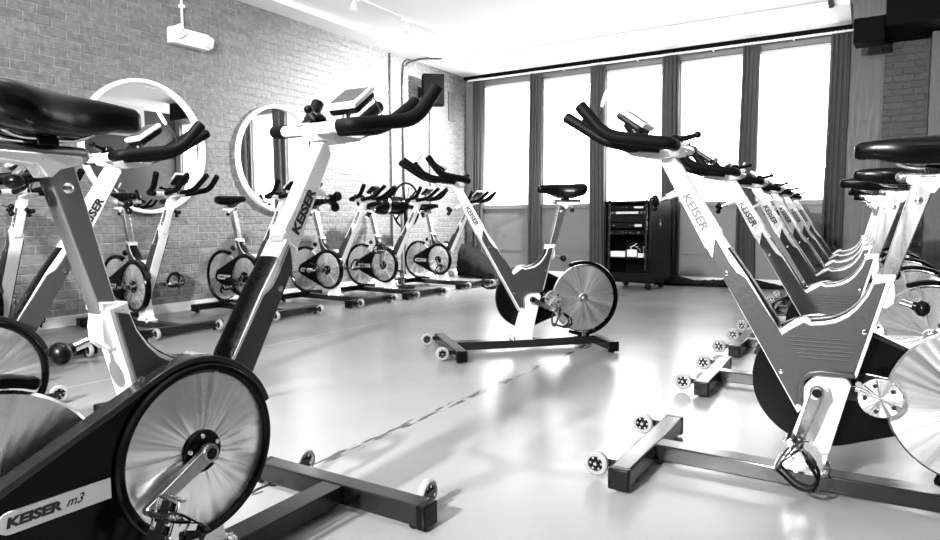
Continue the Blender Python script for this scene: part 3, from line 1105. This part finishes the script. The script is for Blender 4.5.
# ------------------------------------------------------------------ curtains
def curtain(xc, w, y, z0, z1, label, seed, folds=4, flare=1.1):
    rnd = random.Random(seed)
    m = MB()
    t = bmesh.new()
    NX, NZ = folds * 14, 26
    ph = rnd.random() * 6
    rows = []
    for j in range(NZ + 1):
        v = j / NZ
        z = z1 + (z0 - z1) * v
        row = []
        ww = w * (0.94 + (flare - 0.94) * v)
        for i in range(NX + 1):
            u = i / NX
            amp = 0.034 * (0.75 + 0.35 * math.sin(3 * u + ph)) * (0.8 + 0.4 * v)
            yy = y + amp * math.sin(2 * PI * folds * u + ph + 0.5 * math.sin(2.2 * v + ph)) + 0.006 * math.sin(13 * u + 5 * v + ph)
            xx = xc + (u - 0.5) * ww + 0.012 * math.sin(4 * v + ph) + 0.008 * math.sin(2 * PI * folds * u * 2 + ph)
            row.append((xx, yy, z))
        rows.append(row)
    V = [[t.verts.new(p) for p in r] for r in rows]
    for j in range(NZ):
        for i in range(NX):
            t.faces.new((V[j][i], V[j][i + 1], V[j + 1][i + 1], V[j + 1][i]))
    g = bmesh.ops.solidify(t, geom=t.faces[:], thickness=0.003)
    m._merge(t, M_curtain)
    o = m.build('curtain', sharp=70)
    tag(o, label, 'curtain', 'grey curtains along the window wall')
    h = MB()
    for k in range(5):
        xx = xc + (k / 4 - 0.5) * w * 0.85
        h.lathe([(0.019, -0.002), (0.023, -0.002), (0.023, 0.002), (0.019, 0.002), (0.019, -0.002)], M_white, (xx, y - 0.0, 3.055), 14, 'X')
    h.build('curtain_rings', o)
    return o


CURT = [(-5.435, 0.19, 'grey curtain in the left corner, left of the first window'),
        (-4.43, 0.2, 'grey curtain between the first and second windows from the left corner'),
        (-3.44, 0.205, 'grey curtain behind the lone bike saddle, left of the equipment rack'),
        (-2.405, 0.225, 'grey curtain directly behind the black equipment rack'),
        (-1.435, 0.205, 'grey curtain rising behind the right row stems'),
        (-0.46, 0.205, 'rightmost grey curtain, next to the plaster panel')]
for k, (xc, w, lab) in enumerate(CURT):
    curtain(xc, w, 9.07, 0.015, 3.036, lab, k + 3)
# rod
m = MB()
m.tube([(XL + 0.12, 9.07, 3.055), (-0.28, 9.07, 3.055)], 0.014, M_white, 12)
rd = m.build('curtain_rod')
tag(rd, 'long white curtain rod spanning all the windows', 'curtain rod')
for xx in (-5.56, -4.0, -2.9, -1.9, -0.95, -0.31):
    m = MB()
    m.box((xx, 9.14, 3.055), (0.016, 0.13, 0.018), M_dark if xx > -0.5 else M_white, 0.003)
    m.build('rod_bracket', rd)
m = MB()
m.sphere((-0.27, 9.07, 3.055), 0.03, M_dark, (1.2, 1, 1))
m.build('finial', rd)


def cloth_heap(name, pts, label, mat, cat, seed):
    """a low crumpled roll of fabric lying along pts (x, y, half width, height)"""
    rnd = random.Random(seed)
    m = MB()
    rings = []
    path = catmull([(p[0], p[1], 0) for p in pts], 8)
    for k, p in enumerate(path):
        u = k / (len(path) - 1) * (len(pts) - 1)
        i = min(int(u), len(pts) - 2)
        fr_ = u - i
        w = pts[i][2] * (1 - fr_) + pts[i + 1][2] * fr_
        h = pts[i][3] * (1 - fr_) + pts[i + 1][3] * fr_
        a = path[max(0, k - 1)]
        b_ = path[min(len(path) - 1, k + 1)]
        d = (b_ - a).normalized()
        sd_ = Vector((-d.y, d.x, 0))
        ring = []
        for q in range(18):
            an = 2 * PI * q / 18
            rr = 1 + 0.22 * math.sin(5 * an + 1.7 * k) + 0.15 * rnd.uniform(-1, 1)
            z = h * 0.5 + h * 0.5 * math.sin(an) * (rr if math.sin(an) > 0 else 1)
            ring.append(p + sd_ * math.cos(an) * w * rr + Vector((0, 0, max(0.001, z))))
        rings.append(ring)
    m.loft(rings, mat)
    o = m.build(name, sharp=80)
    tag(o, label, cat)
    return o


cloth_heap('fabric_heap', [(-2.5, 8.72, 0.05, 0.05), (-2.3, 8.75, 0.12, 0.14), (-2.0, 8.8, 0.09, 0.07), (-1.72, 8.84, 0.1, 0.08), (-1.4, 8.82, 0.13, 0.13), (-1.1, 8.86, 0.07, 0.07), (-0.9, 8.86, 0.03, 0.03)],
           'crumpled dark fabric lying on the floor along the wall right of the equipment rack', M_darkcloth, 'fabric', 4)
cloth_heap('duffel_bag', [(-5.45, 8.55, 0.08, 0.2), (-5.35, 8.55, 0.15, 0.5), (-5.15, 8.5, 0.2, 0.38), (-4.9, 8.45, 0.17, 0.26), (-4.7, 8.42, 0.08, 0.1)],
           'slumped black bag on the floor in the left window corner', M_darkcloth, 'bag', 9)

# ------------------------------------------------------------------ mirrors
def mirror(yc, zc, r, label):
    e = empty('round_mirror', (XL, yc, zc))
    m = MB()
    m.lathe([(r - 0.035, 0.0), (r - 0.035, 0.05), (r - 0.03, 0.055), (r - 0.006, 0.055), (r, 0.05), (r, 0.0), (r - 0.035, 0.0)], M_trim, (0, 0, 0), 96, 'X')
    m.build('mirror_frame', e)
    m = MB()
    m.lathe([(0, 0.018), (r - 0.03, 0.018), (r - 0.03, 0.004), (0, 0.004)], M_mirror, (0, 0, 0), 96, 'X')
    m.build('mirror_glass', e)
    tag(e, label, 'mirror', 'round mirrors on the brick wall')


mirror(3.645, 1.54, 0.605, 'round white framed mirror on the brick wall, left of the pair')
mirror(5.23, 1.545, 0.595, 'round white framed mirror behind the foreground stem, right of the pair')

# ------------------------------------------------------------------ emergency light with conduit
e = empty('emergency_light', (XL, 4.12, 2.6))
m = MB()
m.box((0.055, -0.02, 0.0), (0.1, 0.4, 0.15), M_white, 0.012)
m.build('housing', e)
for yy, zz in ((-0.17, 0.03), (0.14, 0.0)):
    m = MB()
    m.box((0.12, yy, zz), (0.05, 0.12, 0.11), M_white, 0.018, Matrix.Rotation(R(35 if yy < 0 else -15), 4, 'X'))
    lh_ = m.build('lamp_head', e)
    m = MB()
    m.lathe([(0, 0.0), (0.04, 0.0), (0.042, -0.006), (0.03, 0.006), (0, 0.012)], M_label, (0.147, yy, zz), 20, 'X')
    m.build('lamp_lens', lh_)
m = MB()
m.tube([(0.02, -0.06, 0.07), (0.02, -0.06, 0.54)], 0.012, M_white, 10)
m.box((0.02, -0.06, 0.3), (0.04, 0.05, 0.03), M_white, 0.004)
m.build('conduit', e)
tag(e, 'white twin head emergency light high on the brick wall above the left mirror', 'emergency light')

# ------------------------------------------------------------------ speakers
def speaker(name, loc, rz, size, label, tiltx=0.0, bracket=None):
    e = empty(name, loc, rz)
    m = MB()
    m.box((0, 0, 0), size, M_grille, 0.012)
    m.build('cabinet', e)
    m = MB()
    m.box((0, -size[1] / 2 - 0.004, 0), (size[0] * 0.92, 0.012, size[2] * 0.95), M_grille, 0.004)
    m.build('grille', e)
    if bracket:
        m = MB()
        m.tube([bracket[0], bracket[1]], 0.018, M_black, 10)
        m.box(bracket[1], (0.03, 0.12, 0.16), M_black, 0.004, Matrix.Rotation(-rz, 4, 'Z'))
        m.build('wall_bracket', e)
    tag(e, label, 'speaker')
    return e


rzs = R(40)
inv = Matrix.Rotation(-rzs, 3, 'Z')
ws = Vector((XL + 0.016, 7.95, 2.7)) - Vector((-5.44, 7.86, 2.7))
speaker('loudspeaker', (-5.44, 7.86, 2.7), rzs, (0.31, 0.2, 0.43), 'black loudspeaker high on the brick wall near the window corner', bracket=((0, 0.09, 0), tuple(inv @ ws)))
speaker('loudspeaker', (-0.14, 8.5, 2.87), R(-4), (0.29, 0.26, 0.26), 'black loudspeaker hung under the pale duct at upper right')

# duct and dark soffit at the upper right
struct(simple('trim_8', M_plaster, ((-0.3, 8.36, 3.0), (0.0, 9.1, ZC))))
struct(simple('trim_9', M_dark, ((0.0, 8.3, 2.87), (0.75, 9.13, ZC))))

# ------------------------------------------------------------------ cables, conduit and panel on the left wall
for (pts, r_, mt, nm, lab, cat) in (
        ([(XL + 0.02, 7.22, 3.12), (XL + 0.02, 7.22, 0.1)], 0.011, M_cable, 'wall_cable', 'dark cable running straight down the brick wall, left of the pale conduit', 'cable'),
        ([(-5.3, 7.9, 3.13), (-5.5, 7.68, 3.12), (XL + 0.03, 7.52, 3.04), (XL + 0.02, 7.5, 2.8), (XL + 0.02, 7.5, 1.6), (XL + 0.02, 7.5, 0.1)], 0.015, M_panel, 'wall_conduit', 'bent grey conduit coming off the ceiling and down the brick wall', 'conduit'),
        ([(-5.58, 7.98, 2.56), (XL + 0.03, 8.12, 2.35), (XL + 0.02, 8.14, 1.5), (XL + 0.02, 8.15, 0.1)], 0.009, M_cable, 'speaker_cable', 'thin dark cable hanging down the wall below the loudspeaker', 'cable')):
    m = MB()
    m.tube(smooth_path(pts, 0.12, 8), r_, mt, 8)
    tag(m.build(nm), lab, cat)
m = MB()
m.box((XL + 0.008, 8.75, 2.62), (0.016, 0.16, 0.44), M_plaster, 0.003)
tag(m.build('wall_plate'), 'flat grey plate on the brick wall right of the loudspeaker', 'panel')

# ------------------------------------------------------------------ pedestal fan
e = empty('pedestal_fan', (-5.15, 6.73, 0))
m = MB()
m.lathe([(0, 0), (0.15, 0), (0.155, 0.012), (0.13, 0.03), (0.03, 0.045), (0, 0.045)], M_black, (0, 0, 0), 32, 'Z')
m.build('fan_base', e)
m = MB()
m.tube([(0, 0, 0.03), (0, 0, 0.98)], 0.022, M_apron, 14)
m.build('fan_pole', e)
axd = Vector((-0.28, -0.95, 0.0)).normalized()
sdv = axd.cross(Vector((0, 0, 1)))
hub = Vector((0.02, 0.05, 1.05))
m = MB()
ring = [hub + (sdv * math.cos(2 * PI * k / 48) + Vector((0, 0, 1)) * math.sin(2 * PI * k / 48)) * 0.285 for k in range(48)]
m.tube(ring, 0.014, M_black, 8, closed=True)
for k in range(6):
    a = 2 * PI * k / 6 + 0.35
    rad = sdv * math.cos(a) + Vector((0, 0, 1)) * math.sin(a)
    m.tube([hub + rad * 0.03, hub + rad * 0.285], 0.014, M_black, 8, squash=(1.3, 0.6))
m.lathe([(0, -0.02), (0.06, -0.02), (0.06, 0.02), (0, 0.02)], M_black, hub, 20, 'Y')
m.build('fan_ring', e)
m = MB()
for k in range(4):
    a = 2 * PI * k / 4 + 0.2
    rad = sdv * math.cos(a) + Vector((0, 0, 1)) * math.sin(a)
    tn = (-sdv * math.sin(a) + Vector((0, 0, 1)) * math.cos(a)) * 0.035 + axd * 0.02
    p0, p1 = hub - axd * 0.02 + rad * 0.05, hub - axd * 0.02 + rad * 0.24
    m.loft([[p0 - tn * 0.5, p0 + tn * 0.5, p0 + tn * 0.5 + axd * 0.003, p0 - tn * 0.5 + axd * 0.003],
            [p1 - tn, p1 + tn, p1 + tn + axd * 0.003, p1 - tn + axd * 0.003]], M_black)
m.build('fan_blades', e)
m = MB()
mo = hub + axd * 0.03
m.tube([mo, mo + axd * 0.03, mo + axd * 0.05, mo + axd * 0.36, mo + axd * 0.42, mo + axd * 0.44], [0.05, 0.09, 0.115, 0.115, 0.1, 0.05], M_gloss, 28)
mm_ = m.build('fan_motor', e)
m = MB()
m.tube([mo + axd * 0.27, mo + axd * 0.3], 0.118, M_chrome, 28)
m.build('motor_band', mm_)
tag(e, 'black pedestal fan with drum motor and spoked ring against the brick wall', 'fan')

# ------------------------------------------------------------------ equipment rack
e = empty('equipment_rack', (-2.57, 8.2, 0), R(-8))
W_, D_, H_ = 0.62, 0.58, 1.0
z0 = 0.09
m = MB()
tk = 0.025
m.box((-W_ / 2 + tk / 2, 0, z0 + H_ / 2), (tk, D_, H_), M_rack, 0.004)
m.box((W_ / 2 - tk / 2, 0, z0 + H_ / 2), (tk, D_, H_), M_rack, 0.004)
m.box((0, 0, z0 + H_ - tk / 2), (W_, D_, tk), M_rack, 0.004)
m.box((0, 0, z0 + tk / 2), (W_, D_, tk), M_rack, 0.004)
m.box((0, -D_ / 2 + 0.01, z0 + 0.06), (W_ - 0.05, 0.02, 0.12), M_rack, 0.003)
m.box((0, D_ / 2 - 0.01, z0 + H_ / 2), (W_ - 0.05, 0.015, H_ - 0.05), M_rack, 0.003)
m.box((0.0, 0, z0 + 0.3), (W_ - 0.05, D_ - 0.06, 0.016), M_rack, 0.003)
m.build('rack_case', e)
for sx in (-1, 1):
    m = MB()
    m.box((sx * 0.245, -D_ / 2 + 0.02, z0 + 0.58), (0.03, 0.02, 0.86), M_base, 0.002)
    for k in range(16):
        m.box((sx * 0.245, -D_ / 2 + 0.008, z0 + 0.2 + k * 0.05), (0.01, 0.006, 0.012), M_panel)
    m.build('rack_rail', e)
for sx in (-1, 1):
    for sy in (-1, 1):
        m = MB()
        m.lathe([(0, -0.014), (0.036, -0.014), (0.04, -0.008), (0.04, 0.008), (0.036, 0.014), (0, 0.014)], M_rack, (sx * 0.24, sy * 0.19, 0.04), 20)
        m.box((sx * 0.24, sy * 0.19, 0.076), (0.06, 0.05, 0.03), M_panel, 0.004)
        m.build('caster', e)
m = MB()
m.box((W_ / 2 + 0.003, -0.02, z0 + 0.72), (0.008, 0.05, 0.1), M_panel, 0.003)
m.box((W_ / 2 + 0.008, -0.02, z0 + 0.705), (0.004, 0.03, 0.03), M_chrome, 0.002)
m.build('side_handle', e)
tag(e, 'tall black equipment rack on casters in front of the windows', 'equipment rack')
rack_m = Matrix.Translation((-2.57, 8.2, 0)) @ Matrix.Rotation(R(-8), 4, 'Z')


def rack_unit(z, h, mat, label, lights, disp, name='rack_unit', d=0.36):
    o = empty(name, rack_m @ Vector((0, -D_ / 2 + 0.19, z)), R(-8))
    m = MB()
    m.box((0, 0.0, 0), (0.45, d, h - 0.006), M_rack, 0.002)
    m.box((0, -d / 2 - 0.003, 0), (0.455, 0.008, h - 0.004), mat, 0.002)
    m.build('unit_chassis', o)
    if disp:
        m = MB()
        m.box((disp[0], -d / 2 - 0.0085, 0), (disp[1], 0.004, h * 0.45), M_label, 0.001)
        m.build('unit_display', o)
    m = MB()
    for (x, r) in lights:
        m.lathe([(0, -0.012), (r, -0.012), (r, 0.0), (0, 0.0)], M_chrome, (x, -d / 2 - 0.006, 0), 10)
    if lights:
        m.build('unit_knobs', o)
    else:
        m.bm.free()
    tag(o, label, 'audio unit', 'audio units in the black rack')


rack_unit(z0 + 0.92, 0.05, M_rack, 'topmost black audio unit in the rack with pale display', [(-0.05, 0.006), (0.0, 0.006)], (0.15, 0.12))
rack_unit(z0 + 0.855, 0.06, M_base, 'plain faced audio unit with a wide pale display, second from the top of the rack', [(-0.19, 0.01), (0.19, 0.01)], (0.0, 0.3))
rack_unit(z0 + 0.78, 0.08, M_rack, 'tall plain black audio unit, third from the top of the rack', [], None)
rack_unit(z0 + 0.7, 0.07, M_rack, 'black audio unit with two knobs and short display, fourth in the rack', [(-0.17, 0.008), (0.05, 0.007), (0.09, 0.007)], (0.15, 0.09))
rack_unit(z0 + 0.615, 0.06, M_rack, 'lowest black audio unit in the rack with a row of small knobs', [(-0.2, 0.007), (-0.05, 0.007), (0.0, 0.007), (0.05, 0.007), (0.16, 0.011)], None)
# loose things on the rack shelf
e = empty('power_adapter', rack_m @ Vector((0.02, -0.17, z0 + 0.356)), R(10))
m = MB()
m.box((0, 0, 0.0), (0.12, 0.07, 0.09), M_white, 0.008)
m.build('adapter_body', e)
m = MB()
m.tube(catmull([(0.0, 0, 0.04), (-0.02, -0.02, 0.07), (0.03, -0.02, 0.1), (0.05, 0.02, 0.12)]), 0.006, M_white, 6)
m.tube(catmull([(-0.06, 0, 0.0), (-0.07, 0.01, 0.05), (-0.03, 0.02, 0.1), (0.0, 0.02, 0.13)]), 0.005, M_cable, 6)
m.build('adapter_cord', e)
tag(e, 'white power adapter standing among cords on the rack shelf', 'adapter')
m = MB()
m.box((0, 0, 0.035), (0.18, 0.16, 0.07), M_white, 0.004)
o = m.build('white_box', loc=rack_m @ Vector((-0.16, -0.16, z0 + 0.308)))
o.rotation_euler = (0, 0, R(4))
tag(o, 'low white box lying on the rack shelf at left', 'box')
m = MB()
m.box((0, 0, 0.03), (0.08, 0.06, 0.05), M_white, 0.006)
o = m.build('small_white_box', loc=rack_m @ Vector((0.16, -0.2, z0 + 0.304)))
o.rotation_euler = (0, 0, R(-15))
tag(o, 'small white box on the rack shelf at right', 'box')
m = MB()
rnd = random.Random(5)
for q in range(6):
    pts = [(0.05 * q - 0.15 + rnd.uniform(-0.03, 0.03), rnd.uniform(-0.04, 0.03), 0.0)]
    for k in range(5):
        pts.append((pts[-1][0] + rnd.uniform(-0.05, 0.05), rnd.uniform(-0.05, 0.05), 0.006 + rnd.random() * 0.11))
    m.tube(catmull(pts, 5), 0.005, M_label if q % 2 else M_cable, 6)
o = m.build('cord_tangle', loc=rack_m @ Vector((0.05, 0.12, z0 + 0.314)))
tag(o, 'tangle of pale and dark cords on the rack shelf', 'cords', kind='stuff')

# ------------------------------------------------------------------ ceiling track lights
e = empty('track_light', (-4.73, 5.6, ZC))
m = MB()
m.box((0, 0, -0.012), (0.034, 4.2, 0.022), M_white, 0.003)
m.build('track_rail', e)
for yy in (-0.2, 0.7):
    m = MB()
    m.box((0, yy, -0.035), (0.035, 0.14, 0.03), M_white, 0.004)
    m.tube([(0, yy, -0.04), (0, yy, -0.085)], 0.008, M_white, 8)
    m.tube([(0.0, yy, -0.075), (0.012, yy - 0.02, -0.17)], [0.026, 0.042], M_white, 16)
    m.build('track_lamp', e)
tag(e, 'white ceiling track with two small lamps running along the brick wall side', 'track light')
e = empty('track_light', (-0.5, 7.6, ZC))
m = MB()
m.box((0, 0, -0.012), (0.034, 1.2, 0.022), M_white, 0.003)
m.build('track_rail', e)
for yy in (0.38, 0.5):
    m = MB()
    m.tube([(0, yy, -0.02), (0, yy, -0.05)], 0.008, M_panel, 8)
    m.tube([(0.0, yy, -0.045), (0.01, yy - 0.02, -0.11)], [0.02, 0.03], M_panel, 14)
    m.build('track_lamp', e)
tag(e, 'short ceiling track with two grey lamps above the right row, beside the duct', 'track light')

# ------------------------------------------------------------------ light
world = bpy.data.worlds.new('World')
scene.world = world
world.use_nodes = True
bg = world.node_tree.nodes['Background']
bg.inputs['Color'].default_value = (1, 1, 1, 1)
bg.inputs['Strength'].default_value = 5.0


def area(name, loc, rot, sx, sy, energy, portal=False):
    d = bpy.data.lights.new(name, 'AREA')
    d.shape = 'RECTANGLE'
    d.size, d.size_y = sx, sy
    d.energy = energy
    if portal:
        d.cycles.is_portal = True
    o = bpy.data.objects.new(name, d)
    C.objects.link(o)
    o.location = loc
    o.rotation_euler = rot
    return o


for (a, c) in WINS:
    area('window_portal', ((a + c) / 2, YW + 0.19, (WZ0 + WZ1) / 2), (R(-90), 0, 0), c - a, WZ1 - WZ0, 1, True)


def spot(name, loc, target, energy, angle, size=0.04, blend=0.4):
    d = bpy.data.lights.new(name, 'SPOT')
    d.energy = energy
    d.spot_size = R(angle)
    d.spot_blend = blend
    d.shadow_soft_size = size
    o = bpy.data.objects.new(name, d)
    C.objects.link(o)
    o.location = loc
    o.rotation_euler = (Vector(target) - Vector(loc)).to_track_quat('-Z', 'Y').to_euler()
    return o


spot('spot_or_added_wash', (-2.0, 0.25, 3.05), (-4.2, 5.0, 0.6), 300, 120, 0.05)
spot('spot_or_added_wash', (-3.3, 8.0, 2.95), (-5.72, 7.2, 1.1), 1150, 105, 0.15, 0.9)  # added wall wash without a fitting, brightens the brick towards the windows
spot('wall_lamp', (-1.25, -2.4, 2.35), (-1.2, 4.0, 0.6), 1500, 110, 0.08, 0.6)

# ------------------------------------------------------------------ camera
cam_d = bpy.data.cameras.new('camera')
cam = bpy.data.objects.new('camera', cam_d)
C.objects.link(cam)
cam_d.sensor_fit = 'HORIZONTAL'
cam_d.sensor_width = 36
cam_d.lens = 660.549 / 940 * 36
yaw, pitch, roll = R(31.595), R(4.369), R(-0.2323)
fwd = Vector((-math.sin(yaw) * math.cos(pitch), math.cos(yaw) * math.cos(pitch), -math.sin(pitch)))
rt = Vector((math.cos(yaw), math.sin(yaw), 0))
up = rt.cross(fwd)
r2 = rt * math.cos(roll) + up * math.sin(roll)
u2 = -rt * math.sin(roll) + up * math.cos(roll)
mw = Matrix((r2, u2, -fwd)).transposed().to_4x4()
mw.translation = Vector((0, 0, 0.87))
cam.matrix_world = mw
cam_d.clip_start = 0.05
scene.camera = cam

scene.view_settings.view_transform = 'Standard'
scene.view_settings.look = 'None'
scene.view_settings.gamma = 1.0
scene.view_settings.use_curve_mapping = False
scene.view_settings.exposure = 1.0
scene.cycles.use_denoising = True
scene.cycles.max_bounces = 8
scene.cycles.diffuse_bounces = 4
scene.cycles.glossy_bounces = 5
scene.cycles.transparent_max_bounces = 8
scene.cycles.sample_clamp_indirect = 8.0
